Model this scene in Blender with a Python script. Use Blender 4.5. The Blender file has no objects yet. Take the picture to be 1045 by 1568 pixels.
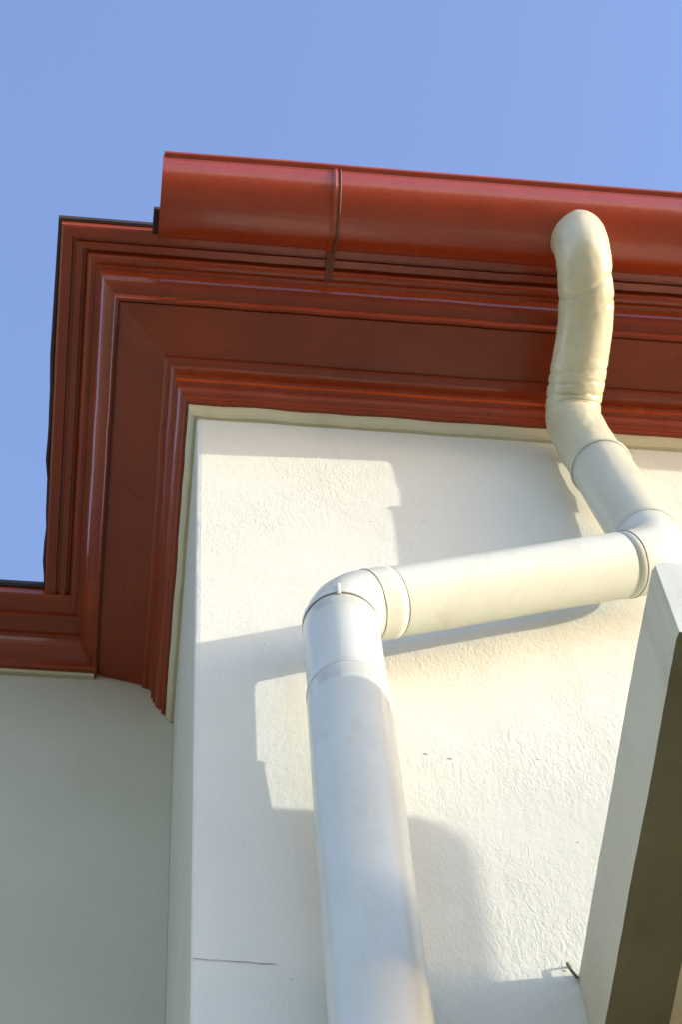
import bpy, math, random
from mathutils import Vector, Matrix, noise
random.seed(4)
sc = bpy.context.scene
CZ = 1.6
H = 5.675   # underside of cornice

# ---------------------------------------------------------------- helpers
def mesh(name, verts, faces, mat=None, parent=None, smooth=False):
    me = bpy.data.meshes.new(name)
    me.from_pydata([tuple(v) for v in verts], [], faces)
    me.update()
    ob = bpy.data.objects.new(name, me)
    sc.collection.objects.link(ob)
    if mat: me.materials.append(mat)
    if parent: ob.parent = parent
    if smooth:
        for p in me.polygons: p.use_smooth = True
    return ob

def recalc(ob):
    import bmesh
    bm = bmesh.new(); bm.from_mesh(ob.data)
    bmesh.ops.recalc_face_normals(bm, faces=bm.faces)
    bm.to_mesh(ob.data); bm.free()

def empty(name, loc=(0,0,0)):
    e = bpy.data.objects.new(name, None); e.empty_display_size = .2
    sc.collection.objects.link(e); e.location = loc
    return e

def box(name, a, b, mat, parent=None, bevel=0.0):
    x0,y0,z0 = a; x1,y1,z1 = b
    v=[(x0,y0,z0),(x1,y0,z0),(x1,y1,z0),(x0,y1,z0),(x0,y0,z1),(x1,y0,z1),(x1,y1,z1),(x0,y1,z1)]
    f=[(0,3,2,1),(4,5,6,7),(0,1,5,4),(1,2,6,5),(2,3,7,6),(3,0,4,7)]
    ob=mesh(name,v,f,mat,parent)
    if bevel:
        m=ob.modifiers.new('b','BEVEL'); m.width=bevel; m.segments=2
    return ob

def fillet(pts, rads, n=10):
    out=[Vector(pts[0])]
    for i in range(1,len(pts)-1):
        p0,p1,p2=Vector(pts[i-1]),Vector(pts[i]),Vector(pts[i+1])
        a=(p0-p1).normalized(); b=(p2-p1).normalized()
        d=rads[i-1]
        s=p1+a*d; e=p1+b*d
        for k in range(n+1):
            t=k/n
            out.append(s*(1-t)**2+p1*2*t*(1-t)+e*t*t)
    out.append(Vector(pts[-1]))
    return out

def resample(pts, step):
    out=[pts[0]]
    for a,b in zip(pts[:-1],pts[1:]):
        L=(b-a).length
        n=max(1,int(L/step))
        for k in range(1,n+1):
            out.append(a.lerp(b,k/n))
    return out

def sweep(name, pts, rad, mat, parent, segs=48, caps=True, wob=0.0, seed=0, wfreq=14):
    pts=[Vector(p) for p in pts]
    T=[]
    for i in range(len(pts)):
        a=pts[max(0,i-1)]; b=pts[min(len(pts)-1,i+1)]
        T.append((b-a).normalized())
    up=Vector((0,1,0)) if abs(T[0].y)<.9 else Vector((1,0,0))
    n=(up-T[0]*up.dot(T[0])).normalized()
    s=0; L=sum((b-a).length for a,b in zip(pts[:-1],pts[1:]))
    verts=[];faces=[]
    for i,p in enumerate(pts):
        if i: s+=(pts[i]-pts[i-1]).length
        n=(n-T[i]*n.dot(T[i])).normalized()
        b=T[i].cross(n)
        for k in range(segs):
            a=2*math.pi*k/segs
            d=n*math.cos(a)+b*math.sin(a)
            r=rad(s,L,d) if callable(rad) else rad
            rr=r
            if wob:
                q=p+d*r
                rr=r+wob*noise.noise(q*wfreq+Vector((seed,0,0)))+wob*.35*noise.noise(q*wfreq*4+Vector((0,seed,0)))
            verts.append(p+d*rr)
    N=len(pts)
    for i in range(N-1):
        for k in range(segs):
            k2=(k+1)%segs
            faces.append((i*segs+k,i*segs+k2,(i+1)*segs+k2,(i+1)*segs+k))
    if caps:
        faces.append(tuple(reversed(range(segs))))
        faces.append(tuple((N-1)*segs+k for k in range(segs)))
    ob=mesh(name,verts,faces,mat,parent,True)
    recalc(ob)
    if caps:
        ob.data.polygons[-1].use_smooth=False; ob.data.polygons[-2].use_smooth=False
    return ob

def collar(name, p, d, r, w, mat, parent, bulge=.0035):
    p=Vector(p); d=Vector(d).normalized()
    prof=[(-w/2,-.004),(-w/2,bulge*.7),(-w/2+.0015,bulge),(w/2-.0015,bulge),(w/2,bulge*.7),(w/2,-.004)]
    seg=56
    up=Vector((0,1,0)) if abs(d.y)<.9 else Vector((1,0,0))
    n=(up-d*up.dot(d)).normalized(); b=d.cross(n)
    V=[];F=[]
    for (a,h) in prof:
        for k in range(seg):
            t=2*math.pi*k/seg
            V.append(p+d*(a+.0014*noise.noise(Vector((math.cos(t)*2,math.sin(t)*2,p.x*30))))+(n*math.cos(t)+b*math.sin(t))*(r+h))
    for i in range(len(prof)-1):
        for k in range(seg):
            k2=(k+1)%seg
            F.append((i*seg+k,i*seg+k2,(i+1)*seg+k2,(i+1)*seg+k))
    ob=mesh(name,V,F,mat,parent)
    recalc(ob)
    return ob

# ---------------------------------------------------------------- materials
def new_mat(name):
    m=bpy.data.materials.new(name); m.use_nodes=True
    nt=m.node_tree
    return m,nt,nt.nodes['Principled BSDF']

def N(nt,t):
    return nt.nodes.new(t)

def coords(nt, scale=(1,1,1)):
    tc=N(nt,'ShaderNodeTexCoord'); mp=N(nt,'ShaderNodeMapping')
    mp.inputs['Scale'].default_value=scale
    nt.links.new(tc.outputs['Object'],mp.inputs['Vector'])
    return mp.outputs['Vector']

def noise_n(nt,vec,scale,detail=4,rough=.55,dist=0):
    n=N(nt,'ShaderNodeTexNoise'); n.inputs['Scale'].default_value=scale
    n.inputs['Detail'].default_value=detail; n.inputs['Roughness'].default_value=rough
    n.inputs['Distortion'].default_value=dist
    nt.links.new(vec,n.inputs['Vector']); return n.outputs['Fac']

def ramp(nt,fac,a,b,ca,cb):
    r=N(nt,'ShaderNodeValToRGB')
    r.color_ramp.elements[0].position=a; r.color_ramp.elements[1].position=b
    r.color_ramp.elements[0].color=(*ca,1) ; r.color_ramp.elements[1].color=(*cb,1)
    nt.links.new(fac,r.inputs['Fac']); return r.outputs['Color']

def mix(nt,fac,a,b,mode='MIX'):
    m=N(nt,'ShaderNodeMix'); m.data_type='RGBA'; m.blend_type=mode
    for sock,val in ((m.inputs[0],fac),(m.inputs[6],a),(m.inputs[7],b)):
        if hasattr(val,'is_linked'): nt.links.new(val,sock)
        elif isinstance(val,(int,float)): sock.default_value=val
        else: sock.default_value=(*val,1)
    return m.outputs[2]

def bump(nt,bsdf,h,strength,dist,prev=None):
    b=N(nt,'ShaderNodeBump'); b.inputs['Strength'].default_value=strength
    b.inputs['Distance'].default_value=dist
    nt.links.new(h,b.inputs['Height'])
    if prev: nt.links.new(prev,b.inputs['Normal'])
    nt.links.new(b.outputs['Normal'],bsdf.inputs['Normal'])
    return b.outputs['Normal']

def stucco(name, c1, c2, stain=(.5,.48,.36), bs=1.0, am=.3):
    m,nt,B=new_mat(name)
    v=coords(nt)
    c=ramp(nt,noise_n(nt,v,2.2,6),.3,.7,c1,c2)
    vs=coords(nt,(6,6,.8))
    st=ramp(nt,noise_n(nt,vs,1.5,6,.6),.56,.80,(0,0,0),(am,am,am))
    c=mix(nt,st,c,stain)
    sp=ramp(nt,noise_n(nt,v,170,3),.62,.72,(1,1,1),(.93,.92,.88))
    c=mix(nt,1.0,c,sp,'MULTIPLY')
    nt.links.new(c,B.inputs['Base Color'])
    B.inputs['Roughness'].default_value=.9
    B.inputs['Specular IOR Level'].default_value=.2
    big=noise_n(nt,v,9,5,.6)
    p=bump(nt,B,big,.4*bs,.008)
    # trowelled patches: roughness of the render varies from place to place
    vst=coords(nt,(1.9,1,.75))
    mid=noise_n(nt,vst,62,4,.55,1.2)
    amt=N(nt,'ShaderNodeMapRange'); amt.inputs['From Min'].default_value=.40; amt.inputs['From Max'].default_value=.62
    amt.inputs['To Min'].default_value=.25; amt.inputs['To Max'].default_value=1.0
    nt.links.new(noise_n(nt,v,3.2,3),amt.inputs['Value'])
    mu=N(nt,'ShaderNodeMath'); mu.operation='MULTIPLY'
    nt.links.new(mid,mu.inputs[0]); nt.links.new(amt.outputs[0],mu.inputs[1])
    p=bump(nt,B,mu.outputs[0],.55*bs,.0032,p)
    fine=noise_n(nt,v,360,3,.6)
    bump(nt,B,fine,.4*bs,.0006,p)
    return m

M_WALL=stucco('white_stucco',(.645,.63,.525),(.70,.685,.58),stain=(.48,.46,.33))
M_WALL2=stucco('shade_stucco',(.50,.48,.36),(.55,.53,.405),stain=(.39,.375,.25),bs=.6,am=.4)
M_TRIM=stucco('cream_plaster_edge',(.48,.445,.27),(.62,.58,.40),stain=(.3,.27,.14),bs=.8,am=.5)
M_CONC=stucco('painted_concrete',(.52,.48,.34),(.60,.56,.42),stain=(.28,.25,.16),bs=.9,am=.5)
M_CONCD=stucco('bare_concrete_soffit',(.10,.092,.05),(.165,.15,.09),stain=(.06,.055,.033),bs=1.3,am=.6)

def red_paint(name,c1,c2,dirt,rough=.32,coat=.3,dents=.2):
    m,nt,B=new_mat(name)
    v=coords(nt)
    c=ramp(nt,noise_n(nt,v,5,6,.6),.3,.72,c1,c2)
    d=ramp(nt,noise_n(nt,v,24,8,.7),.56,.76,(0,0,0),(.6,.6,.6))
    c=mix(nt,d,c,dirt)
    sp=ramp(nt,noise_n(nt,v,210,2),.70,.76,(0,0,0),(.45,.45,.45))
    c=mix(nt,sp,c,(.38,.20,.13))
    nt.links.new(c,B.inputs['Base Color'])
    rr=N(nt,'ShaderNodeMapRange'); rr.inputs['To Min'].default_value=rough-.1; rr.inputs['To Max'].default_value=rough+.18
    nt.links.new(noise_n(nt,v,14,5,.6),rr.inputs['Value'])
    nt.links.new(rr.outputs[0],B.inputs['Roughness'])
    B.inputs['Coat Weight'].default_value=coat; B.inputs['Coat Roughness'].default_value=.10
    B.inputs['Specular IOR Level'].default_value=.4
    p=bump(nt,B,noise_n(nt,v,15,3),dents,.005)
    bump(nt,B,noise_n(nt,v,180,4,.65),.3,.0009,p)
    return m
M_RED=red_paint('cornice_red_paint',(.225,.030,.003),(.31,.044,.006),(.10,.015,.003),rough=.28,coat=.38,dents=.28)
M_GUT=red_paint('gutter_red_paint',(.29,.034,.005),(.355,.044,.007),(.21,.025,.005),rough=.26,coat=.5,dents=.22)
M_RUST=red_paint('rusty_clip',(.12,.035,.015),(.20,.06,.025),(.04,.02,.012),rough=.6,coat=0)

def pipe_paint(name,c1,c2,dirt,amt=.3,rough=.35):
    m,nt,B=new_mat(name)
    v=coords(nt)
    c=ramp(nt,noise_n(nt,v,6,5),.3,.7,c1,c2)
    d=ramp(nt,noise_n(nt,coords(nt,(1,1,.4)),22,8,.7),.54,.80,(0,0,0),(amt,)*3)
    c=mix(nt,d,c,dirt)
    s=ramp(nt,noise_n(nt,v,150,3,.6),.66,.74,(0,0,0),(amt*.8,)*3)
    c=mix(nt,s,c,dirt)
    nt.links.new(c,B.inputs['Base Color'])
    B.inputs['Roughness'].default_value=rough
    p=bump(nt,B,noise_n(nt,v,12,3),.22,.006)
    bump(nt,B,noise_n(nt,v,160,3),.18,.0007,p)
    return m
M_PIPE=pipe_paint('downspout_white_paint',(.55,.57,.49),(.61,.63,.545),(.42,.39,.27),amt=.45,rough=.27)
M_SLEEVE=pipe_paint('sleeve_offwhite_paint',(.54,.54,.42),(.60,.60,.48),(.40,.35,.22),amt=.5,rough=.3)
M_SWAN=pipe_paint('swan_neck_cream_paint',(.55,.52,.35),(.63,.60,.43),(.34,.27,.15),amt=.55,rough=.3)
M_GRIME=pipe_paint('joint_grime',(.13,.11,.07),(.26,.22,.15),(.05,.04,.03),amt=.6,rough=.8)
M_DARK=pipe_paint('roofing_felt',(.022,.012,.012),(.05,.026,.022),(.08,.05,.04),rough=.85)
m,nt,B=new_mat('roof_tiles'); M_ROOF=m
v=coords(nt); br=N(nt,'ShaderNodeTexBrick'); br.inputs['Scale'].default_value=4
br.inputs['Color1'].default_value=(.30,.09,.05,1); br.inputs['Color2'].default_value=(.22,.07,.04,1); br.inputs['Mortar'].default_value=(.05,.03,.02,1)
nt.links.new(v,br.inputs['Vector']); nt.links.new(br.outputs['Color'],B.inputs['Base Color']); B.inputs['Roughness'].default_value=.8
m,nt,B=new_mat('ground_gravel'); M_GROUND=m
v=coords(nt); nt.links.new(ramp(nt,noise_n(nt,v,.6,8),.3,.7,(.16,.145,.10),(.22,.20,.14)),B.inputs['Base Color']); B.inputs['Roughness'].default_value=.95
m,nt,B=new_mat('pavement_slabs'); M_PAVE=m
v=coords(nt); br=N(nt,'ShaderNodeTexBrick'); br.inputs['Scale'].default_value=1.6
br.inputs['Color1'].default_value=(.32,.285,.20,1); br.inputs['Color2'].default_value=(.27,.24,.17,1); br.inputs['Mortar'].default_value=(.14,.12,.09,1); br.inputs['Mortar Size'].default_value=.01
nt.links.new(v,br.inputs['Vector']); nt.links.new(br.outputs['Color'],B.inputs['Base Color']); B.inputs['Roughness'].default_value=.9
m,nt,B=new_mat('window_glass'); M_GLASS=m
B.inputs['Base Color'].default_value=(.03,.04,.05,1); B.inputs['Roughness'].default_value=.05

# ---------------------------------------------------------------- ground
mesh('ground',[(-300,-300,0),(300,-300,0),(300,300,0),(-300,300,0)],[(0,1,2,3)],M_GROUND)
box('pavement',(-12,-5,0.004),(12,-.01,.10),M_PAVE)

# ---------------------------------------------------------------- house
house=empty('house')
D=.70       # depth of set-back
RX=7.0; LX=-7.0
zs=[i*.03 for i in range(int((H-.004)/.03)+1)]+[H+.02]
V=[];F=[]
for z in zs:
    j=.0018*noise.noise(Vector((0,0,z*9)))+.0012*noise.noise(Vector((3,0,z*40)))
    j2=.0016*noise.noise(Vector((5,2,z*7)))
    ring=[(RX,0),(.30,0),(.010,0),(.0035+j,.0010),(.0010,.0035+j),(0+j2*.3,.010),(0,D+.01),(0,5)]
    V+= [(x,y,z) for x,y in ring]
n=8
for i in range(len(zs)-1):
    for k in range(n-1):
        F.append((i*n+k,(i+1)*n+k,(i+1)*n+k+1,i*n+k+1))
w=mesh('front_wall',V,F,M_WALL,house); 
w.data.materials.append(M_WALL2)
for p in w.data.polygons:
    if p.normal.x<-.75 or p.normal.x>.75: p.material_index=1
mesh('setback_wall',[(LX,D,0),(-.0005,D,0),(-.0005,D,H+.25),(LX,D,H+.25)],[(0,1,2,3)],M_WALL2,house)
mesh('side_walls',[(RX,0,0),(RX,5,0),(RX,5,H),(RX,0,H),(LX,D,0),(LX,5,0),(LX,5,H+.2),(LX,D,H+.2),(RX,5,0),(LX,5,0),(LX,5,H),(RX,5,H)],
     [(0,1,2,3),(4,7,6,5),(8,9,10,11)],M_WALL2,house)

def cove(name,prof,mat,ys,wave=0):
    V=[];F=[]
    n=len(prof)
    xf=[7,5,3,2,1.6,1.3]+[1.2-.03*i for i in range(40)]
    yr=[.04*i for i in range(0,int(ys/.04))]+[ys]
    stations=[('f',x) for x in xf]+[('c',0)]+[('r',y) for y in yr]
    for kind,s in stations:
        for (q,h) in prof:
            jq=0;jh=0
            if wave:
                pt=Vector((s*11 if kind=='f' else 20+s*13, q*8,h*8))
                jq=wave*noise.noise(pt); jh=wave*noise.noise(pt+Vector((7,7,7)))
            if kind=='f': V.append((s,-q+jq,H+h+jh))
            elif kind=='c': V.append((-q,-q,H+h))
            else: V.append((-q+jq,s,H+h+jh))
    for i in range(len(stations)-1):
        for k in range(n-1):
            F.append((i*n+k,i*n+k+1,(i+1)*n+k+1,(i+1)*n+k))
    ob=mesh(name,V,F,mat,house); recalc(ob); return ob

def arc(q0,h0,q1,h1,b,n=6):
    o=[]
    dx,dy=q1-q0,h1-h0
    for i in range(1,n):
        t=i/n; s=math.sin(math.pi*t)*b
        L=math.hypot(dx,dy)
        o.append((q0+dx*t+dy/L*s, h0+dy*t-dx/L*s))
    return o
cove('plaster_edge',[(-.002,-.004),(.007,-.003),(.012,.003),(.016,.013),(.018,.028),(-.01,.029)],M_TRIM,D-.002,wave=.0026)
prof=[(.0,.0265),(.024,.0262),(.027,.029),(.028,.044),(.033,.047)]+arc(.033,.047,.039,.072,.005)+[(.039,.072),(.046,.075),(.046,.090),(.050,.092)]+arc(.050,.092,.056,.130,-.006)+[(.056,.130),(.064,.132)]+arc(.064,.132,.070,.146,.004,5)+[(.070,.146),
 (.166,.176),(.1665,.181),(.170,.181),(.171,.171)]+arc(.171,.171,.179,.174,.003,5)+[(.179,.174),(.180,.186)]+arc(.180,.186,.212,.232,.010,9)+[(.212,.232),(.219,.233),(.220,.241)]+arc(.220,.241,.240,.251,.005,6)+[(.240,.251),(.243,.259),(.248,.259),(.249,.249),(.262,.250),(.263,.258),(.270,.259),(.271,.251),(.290,.252),(.294,.255),(.295,.272),(.288,.290)]
cove('cornice_moulding',prof,M_RED,D-.002,wave=.0013)
cove('roof_edge_felt',[(.26,.276),(.2965,.271),(.301,.274),(.302,.286),(.298,.294),(.26,.300)],M_DARK,D+.0,wave=.007)
def straight(name,prof,mat,x0,x1,y,wave=0):
    V=[];F=[];n=len(prof)
    st=[x0+(x1-x0)*i/40 for i in range(41)]
    for x in st:
        for q,h in prof:
            j=wave*noise.noise(Vector((x*9,q*9,h*9)))
            V.append((x,y-q+j,H+h+j))
    for i in range(40):
        for k in range(n-1): F.append((i*n+k,(i+1)*n+k,(i+1)*n+k+1,i*n+k+1))
    ob=mesh(name,V,F,mat,house); recalc(ob); return ob
straight('setback_cornice',[(0,.168),(.018,.168),(.022,.172),(.024,.190)]+arc(.024,.19,.06,.222,.006)+[(.06,.222),(.068,.223),(.070,.232),(.10,.238),(.102,.230),(.112,.231),(.113,.240),(.150,.244),(.154,.248),(.155,.275)],M_RED,LX,-.17,D,.0006)
straight('setback_plaster_edge',[(0,.158),(.008,.158),(.010,.1675),(0,.1678)],M_TRIM,LX,-.175,D,.0015)
straight('setback_felt',[(.12,.277),(.158,.270),(.163,.275),(.162,.29),(.12,.30)],M_DARK,LX,-.25,D,.003)
mesh('roof',[(-.27,-.27,H+.30),(RX+.3,-.27,H+.30),(RX+.3,5.3,H+.30),(-.27,5.3,H+.30),(2.4,2.5,H+1.3),(RX-2.4,2.5,H+1.3),
             (LX-.3,D-.14,H+.292),(0,D-.14,H+.292),(0,5.3,H+.292),(LX-.3,5.3,H+.292),(LX+2,2.8,H+1.1),(1.6,2.8,H+1.1)],
     [(0,1,5,4),(1,2,5),(2,3,4,5),(3,0,4),(6,7,11,10),(8,9,10,11),(9,6,10)],M_ROOF,house)

def lump(x,z,sx,sz,sy,mat=M_WALL):
    import bmesh
    bm=bmesh.new(); bmesh.ops.create_icosphere(bm,subdivisions=2,radius=1)
    for v in bm.verts:
        v.co*=1+.25*noise.noise(v.co*2+Vector((x*50,z*50,0)))
        v.co=Vector((v.co.x*sx,v.co.y*sy,v.co.z*sz))
    me=bpy.data.meshes.new('plaster_lump'); bm.to_mesh(me); bm.free()
    ob=bpy.data.objects.new('plaster_lump',me); sc.collection.objects.link(ob)
    ob.location=(x,0,z); ob.parent=house; me.materials.append(mat)
    for p in me.polygons: p.use_smooth=True
for i in range(14):
    lump(random.uniform(.03,1.0),random.uniform(3.8,5.4),random.uniform(.002,.004),random.uniform(.001,.002),random.uniform(.0008,.0014))
for x,z in ((.352,4.46),(.388,4.45),(.31,4.50)):
    lump(x,z,.005,.0025,.0022)
def crack(pts,wd=.0008,mat=M_TRIM):
    V=[];F=[]
    P=resample([Vector((x,-.0012,z)) for x,z in pts],.008)
    for i,p in enumerate(P):
        j=.0016*noise.noise(p*90); w2=wd*(.5+.7*abs(noise.noise(p*60+Vector((4,4,4)))))
        V+=[(p.x+j,p.y,p.z+j-w2),(p.x+j,p.y,p.z+j+w2)]
        if i: F.append((2*i-2,2*i,2*i+1,2*i-1))
    mesh('hairline_crack',V,F,mat,house)
crack([(.002,3.930),(.05,3.928),(.11,3.926)],.0008,M_CONCD)
crack([(.55,4.08),(.58,4.05),(.60,4.045)],.0008,M_CONC)
crack([(.43,4.16),(.455,4.135),(.47,4.13)],.0007,M_CONC)
crack([(.272,4.635),(.283,4.622),(.286,4.612)],.0009,M_CONC)
crack([(.37,4.30),(.385,4.285),(.40,4.283)],.0006,M_CONC)

def window(x0,x1,z0,z1,y):
    fr=.07
    box('window_glass',(x0+fr,y-.015,z0+fr),(x1-fr,y-.005,z1-fr),M_GLASS,house)
    box('window_frame',(x0,y-.04,z0),(x0+fr,y-.001,z1),M_RED,house,.004)
    box('window_frame',(x1-fr,y-.04,z0),(x1,y-.001,z1),M_RED,house,.004)
    box('window_frame',(x0+fr,y-.038,z0),(x1-fr,y-.001,z0+fr),M_RED,house,.004)
    box('window_frame',(x0+fr,y-.038,z1-fr),(x1-fr,y-.001,z1),M_RED,house,.004)
window(2.4,3.5,1.0,2.6,0); window(4.6,5.7,1.0,2.6,0)
window(2.4,3.4,3.96,5.2,0)
window(-3.2,-2.1,1.0,2.5,D); window(-5.6,-4.5,1.0,2.5,D)

# ---------------------------------------------------------------- gutter
gut=empty('rain_gutter')
gy,gz,gr=-.379,4.30+CZ,.083
gx0,gx1=-.098,6.9
prof_out=[(gy+gr*math.cos(a),gz-gr*math.sin(a)) for a in [math.pi*k/36 for k in range(37)]]
bc=(gy-gr-.0030,gz-.001)
bead=[(bc[0]-.0070*math.cos(math.radians(t)),bc[1]+.0070*math.sin(math.radians(t))) for t in range(-60,230,20)]
inner=[(gy-(gr-.003)*math.cos(a),gz-(gr-.003)*math.sin(a)) for a in [math.pi*k/30 for k in range(3,31)]]
prof_out=prof_out[:-1]
ring=prof_out+bead+inner
def gutter_piece(name,x0,x1,ring,mat,dz=0):
    V=[];F=[];n=len(ring)
    ns=max(2,int((x1-x0)/.04))
    for i in range(ns+1):
        x=x0+(x1-x0)*i/ns
        for (y,z) in ring:
            V.append((x,y+.0010*noise.noise(Vector((x*3,y*10,z*10))),z+.0018*noise.noise(Vector((x*2.6,y*6,1)))))
    for i in range(ns):
        for k in range(n-1): F.append((i*n+k,(i+1)*n+k,(i+1)*n+k+1,i*n+k+1))
    ob=mesh(name,V,F,mat,gut,True); recalc(ob); return ob
gutter_piece('gutter_trough',gx0,gx1,ring,M_GUT)
def disc(x,mat,rr):
    pts=[(gy+rr*math.cos(a),gz-rr*math.sin(a)) for a in [math.pi*k/36 for k in range(37)]]+[(gy-rr+.004,gz+.010),(gy+rr-.004,gz+.006)]
    V=[(x,y,z) for y,z in pts]+[(x+.004,y,z) for y,z in pts]; n=len(pts)
    F=[tuple(range(n)),tuple(reversed(range(n,2*n)))]+[(k,(k+1)%n,n+(k+1)%n,n+k) for k in range(n)]
    ob=mesh('gutter_end_cap',V,F,mat,gut); recalc(ob)
disc(gx0-.002,M_GUT,gr+.0012); disc(gx1,M_GUT,gr+.0012)
def strap(x,w,rr,mat,name='gutter_strap'):
    V=[];F=[]
    an=[math.radians(t) for t in range(-12,196,4)]
    prof=[(-w/2,0),(-w/2,.0035),(0,.0055),(w/2,.0035),(w/2,0)]
    for a in an:
        for (dx,h) in prof:
            V.append((x+dx+.0016*noise.noise(Vector((a*3,dx*50,0))),gy+(rr+h)*math.cos(a),gz-(rr+h)*math.sin(a)))
    n=5
    for i in range(len(an)-1):
        for k in range(n-1): F.append((i*n+k,i*n+k+1,(i+1)*n+k+1,(i+1)*n+k))
    ob=mesh(name,V,F,mat,gut); recalc(ob)
for x in (.252,1.45,2.65,3.85,5.05,6.25):
    strap(x,.007,gr-.0005,M_RUST)
    strap(x-.0105,.011,gr-.001,M_GUT,'gutter_joint_lip')
    box('gutter_hook',(x-.008,-.30,gz+.012),(x+.008,-.22,gz+.016),M_RUST,gut)
box('gutter_bracket_end',(-.112,-.345,gz+.018),(-.088,-.29,gz+.035),M_DARK,gut,.003)

# ---------------------------------------------------------------- downspout
ds=empty('downspout')
def A(x,y,z): return (x,y,z+CZ)
sw=fillet([A(.736,-.379,4.250),A(.736,-.380,4.150),A(.754,-.245,4.112),A(.738,-.068,4.040),A(.762,-.071,3.765)],[.055,.04,.05],12)
sw=resample(sw,.003)
def rs(s,L,d):
    r=.0550
    t=s/L
    ph=d.x*1.6+d.y*.9
    if .42<t<.68:      # crimped folds before the lower bend
        e=math.sin((t-.42)/.26*math.pi)
        f=math.sin(s*260+ph*1.8+2*noise.noise(Vector((s*20,d.x*2,d.y*2))))
        r-=.0034*e*max(0,f)**3*(.4+.6*abs(noise.noise(Vector((d.x*2.5,d.y*2.5,s*12))))*2)
    if .12<t<.34:
        f=abs(math.sin(s*62+ph))
        r-=.0034*(1-f)**3*math.sin((t-.12)/.22*math.pi)
    if t<.10: r+=.003*(1-t/.10)
    return r
sweep('swan_neck',sw,rs,M_SWAN,ds,80,True,wob=.0020,seed=2,wfreq=18)
E2=Vector(A(.7925,-.090,3.392)); E3=Vector(A(.2216,-.107,3.100))
bend=Vector(A(.738,-.068,4.040))
d1=(E2-bend).normalized()
s2=bend+d1*.247
sweep('neck_sleeve',resample([s2,E2-d1*.075],.02),.0570,M_SLEEVE,ds,56,True,wob=.0008,seed=3,wfreq=9)
collar('neck_collar',s2,d1,.0570,.009,M_SLEEVE,ds,.0032)
collar('neck_joint',s2-d1*.0065,d1,.0565,.004,M_GRIME,ds,.0018)
d2=(E3-E2).normalized()
el=fillet([E2-d1*.085,E2,E2+d2*.085],[.055],14)
sweep('upper_elbow',resample(el,.01),.0582,M_PIPE,ds,56,True,wob=.0008,seed=6,wfreq=10)
collar('elbow_collar',E2-d1*.084,d1,.0582,.006,M_SLEEVE,ds,.0014)
collar('elbow_joint',E2-d1*.088,d1,.0575,.003,M_GRIME,ds,.0012)
collar('elbow_joint',E2+d2*.0680,d2,.0582,.0018,M_GRIME,ds,.0008)
sweep('offset_pipe',resample([E2+d2*.06,E3-d2*.06],.02),.0570,M_PIPE,ds,56,True,wob=.0010,seed=5,wfreq=6)
el=fillet([E3-d2*.095,E3,E3+Vector((0,0,-.10))],[.058],16)
sweep('lower_elbow',resample(el,.01),.0588,M_PIPE,ds,64,True,wob=.0008,seed=7,wfreq=10)
collar('elbow_joint',E3-d2*.0965,d2,.0575,.003,M_GRIME,ds,.0012)
collar('elbow_joint',E3-d2*.0535,d2,.0588,.0018,M_GRIME,ds,.0008)
collar('elbow_collar',E3+Vector((0,0,-.046)),(0,0,1),.0588,.010,M_PIPE,ds,.0018)
collar('elbow_joint',E3+Vector((0,0,-.053)),(0,0,1),.0588,.0028,M_GRIME,ds,.0014)
sweep('elbow_tail',resample([E3+Vector((0,0,-.06)),Vector(A(.2216,-.107,2.82))],.03),.0600,M_PIPE,ds,64,True)
sweep('main_pipe',resample([Vector(A(.2216,-.1060,2.838)),Vector(A(.2210,-.090,2.20)),Vector((.2210,-.086,.12))],.05),.0624,M_PIPE,ds,64,True,wob=.0008,seed=9,wfreq=4)
collar('pipe_socket_lip',A(.2216,-.106,2.835),(0,0,1),.0622,.006,M_PIPE,ds,.0008)
collar('pipe_socket_joint',A(.2216,-.106,2.8395),(0,0,1),.0600,.003,M_GRIME,ds,.0018)
for z in (1.0,3.0):
    collar('pipe_clamp',(.2210,-.088,z),(0,0,1),.0632,.03,M_RUST,ds,.003)
    box('clamp_bracket',(.2145,-.03,z-.012),(.2345,.0,z+.012),M_RUST,ds)
box('seam_tab',(.209,-.1690,E3.z-.060),(.216,-.160,E3.z-.024),M_PIPE,ds,.002)

# ---------------------------------------------------------------- balcony on the right
bal=empty('balcony')
def slab(name,x0,x1,y0,y1,z0,z1,mat,ch=.012,amp=.003):
    sec=[(x0+ch,z0),(x1,z0),(x1,z1),(x0+ch*1.3,z1),(x0+.004,z1-ch*.3),(x0,z1-ch),(x0,z0+ch*.5)]
    L=y1-y0
    ys=[y0+L*i/60 for i in range(61)]
    V=[];F=[];n=len(sec)
    for i,y in enumerate(ys):
        for (x,z) in sec:
            j=amp*noise.noise(Vector((x*5,y*5,z*9)))+amp*.25*noise.noise(Vector((x*5,y*40,z*45)))
            V.append((x+j,y,z+j*.6))
    for k in range(n):   # chamfered nose at the free end
        x,y,z=V[k]; 
        cx,cz=(x0+x1)/2,(z0+z1)/2
        V[k]=(x+(cx-x)*.06,y,z+(cz-z)*.06 if z>cz else z)
    for i in range(len(ys)-1):
        for k in range(n): F.append((i*n+k,i*n+(k+1)%n,(i+1)*n+(k+1)%n,(i+1)*n+k))
    F.append(tuple(range(n))); F.append(tuple((len(ys)-1)*n+k for k in range(n)))
    ob=mesh(name,V,F,mat,bal); recalc(ob); return ob
eb=slab('edge_beam',.503,.58,-.605,-.001,2.155+CZ,2.338+CZ,M_CONC,amp=.0022)
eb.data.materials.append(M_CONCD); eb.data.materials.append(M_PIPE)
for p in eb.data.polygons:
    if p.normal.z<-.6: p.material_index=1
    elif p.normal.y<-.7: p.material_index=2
floor=slab('floor_slab',.585,3.9,-.598,-.001,2.20+CZ,2.334+CZ,M_CONC,ch=.002,amp=.001)
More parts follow.
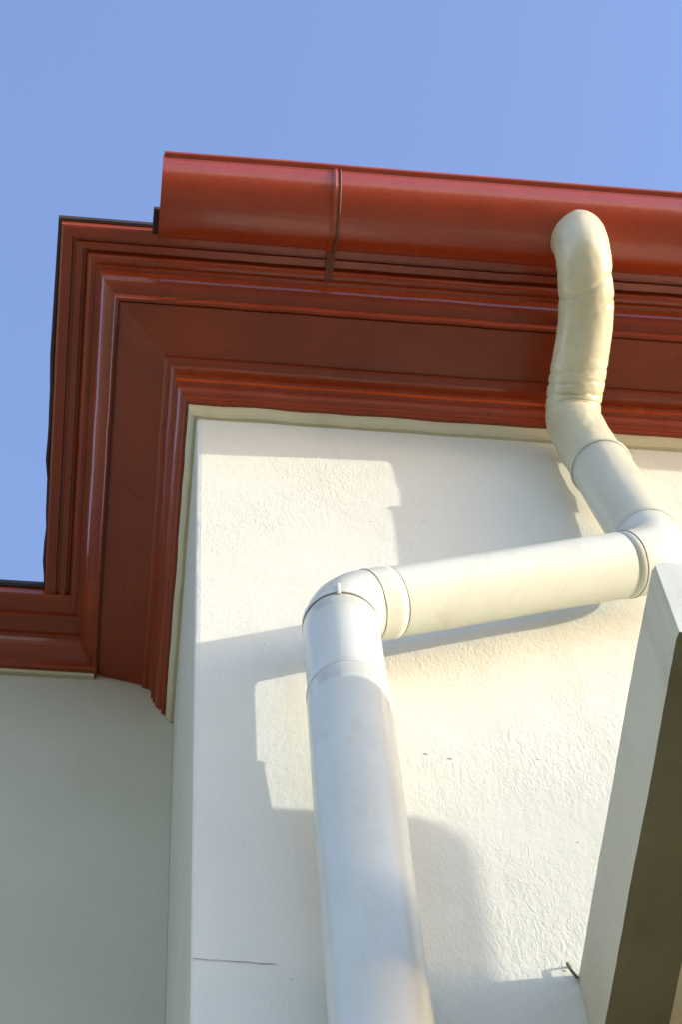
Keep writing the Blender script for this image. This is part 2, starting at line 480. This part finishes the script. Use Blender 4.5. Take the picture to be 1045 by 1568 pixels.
def unseen_panel(x0,x1,y0,y1,z0,z1,r):
    o=[(x0,z0),(x1,z0)]+[(x1-r+r*math.cos(a),z1-r+r*math.sin(a)) for a in [math.radians(t) for t in range(0,91,10)]]+[(x0,z1)]
    n=len(o); V=[(x,y0,z) for x,z in o]+[(x,y1,z) for x,z in o]
    F=[tuple(range(n)),tuple(reversed(range(n,2*n)))]+[(k,(k+1)%n,n+(k+1)%n,n+k) for k in range(n)]
    ob=mesh('offscreen_panel',V,F,M_CONC,bal); recalc(ob)
unseen_panel(.98,1.85,-.56,-.50,2.336+CZ,2.990+CZ,.10)  # added out of view so its soft shadow falls on the lower wall
unseen_panel(3.3,3.88,-.56,-.50,2.336+CZ,2.990+CZ,.10)
sweep('rusty_hook',fillet([A(.497,.0,2.352),A(.490,-.010,2.347),A(.494,-.010,2.329),A(.502,-.004,2.322)],[.005,.005],5),.0022,M_GRIME,bal,10)

# ---------------------------------------------------------------- camera
zc=Vector((-203,1649,-3424)).normalized()
yc=Vector((-787,-7206,-3424)); yc=(yc-zc*yc.dot(zc)).normalized()
xc=yc.cross(zc)
R=Matrix((xc,yc,zc)).to_4x4()
cam=bpy.data.objects.new('camera',bpy.data.cameras.new('camera'))
sc.collection.objects.link(cam)
cam.matrix_world=Matrix.Translation((-.1039,-1.75,CZ))@R
cam.data.sensor_fit='VERTICAL'; cam.data.sensor_height=36; cam.data.lens=3424/1568*36
cam.data.clip_start=.02; cam.data.clip_end=1000
sc.camera=cam

# ---------------------------------------------------------------- light
ld=Vector((-2.9,1,-.60)).normalized()
sl=bpy.data.lights.new('sun','SUN'); sl.energy=5; sl.angle=math.radians(.5); sl.color=(1,.97,.85)
so=bpy.data.objects.new('sun',sl); sc.collection.objects.link(so)
so.rotation_euler=ld.to_track_quat('-Z','Y').to_euler()
w=bpy.data.worlds.new('World'); sc.world=w; w.use_nodes=True
nt=w.node_tree; bg=nt.nodes['Background']
sky=nt.nodes.new('ShaderNodeTexSky'); sky.sky_type='NISHITA'; sky.sun_disc=False
sky.sun_elevation=math.asin(-ld.z); sky.sun_rotation=math.atan2(-ld.x,-ld.y)
mx=nt.nodes.new('ShaderNodeMix'); mx.data_type='RGBA'; mx.blend_type='MULTIPLY'; mx.inputs[0].default_value=1
mx.inputs[7].default_value=(3.35,3.28,4.05,1)
nt.links.new(sky.outputs[0],mx.inputs[6]); nt.links.new(mx.outputs[2],bg.inputs[0])
bg.inputs[1].default_value=.15
sc.view_settings.view_transform='Standard'; sc.view_settings.look='None'; sc.view_settings.exposure=0
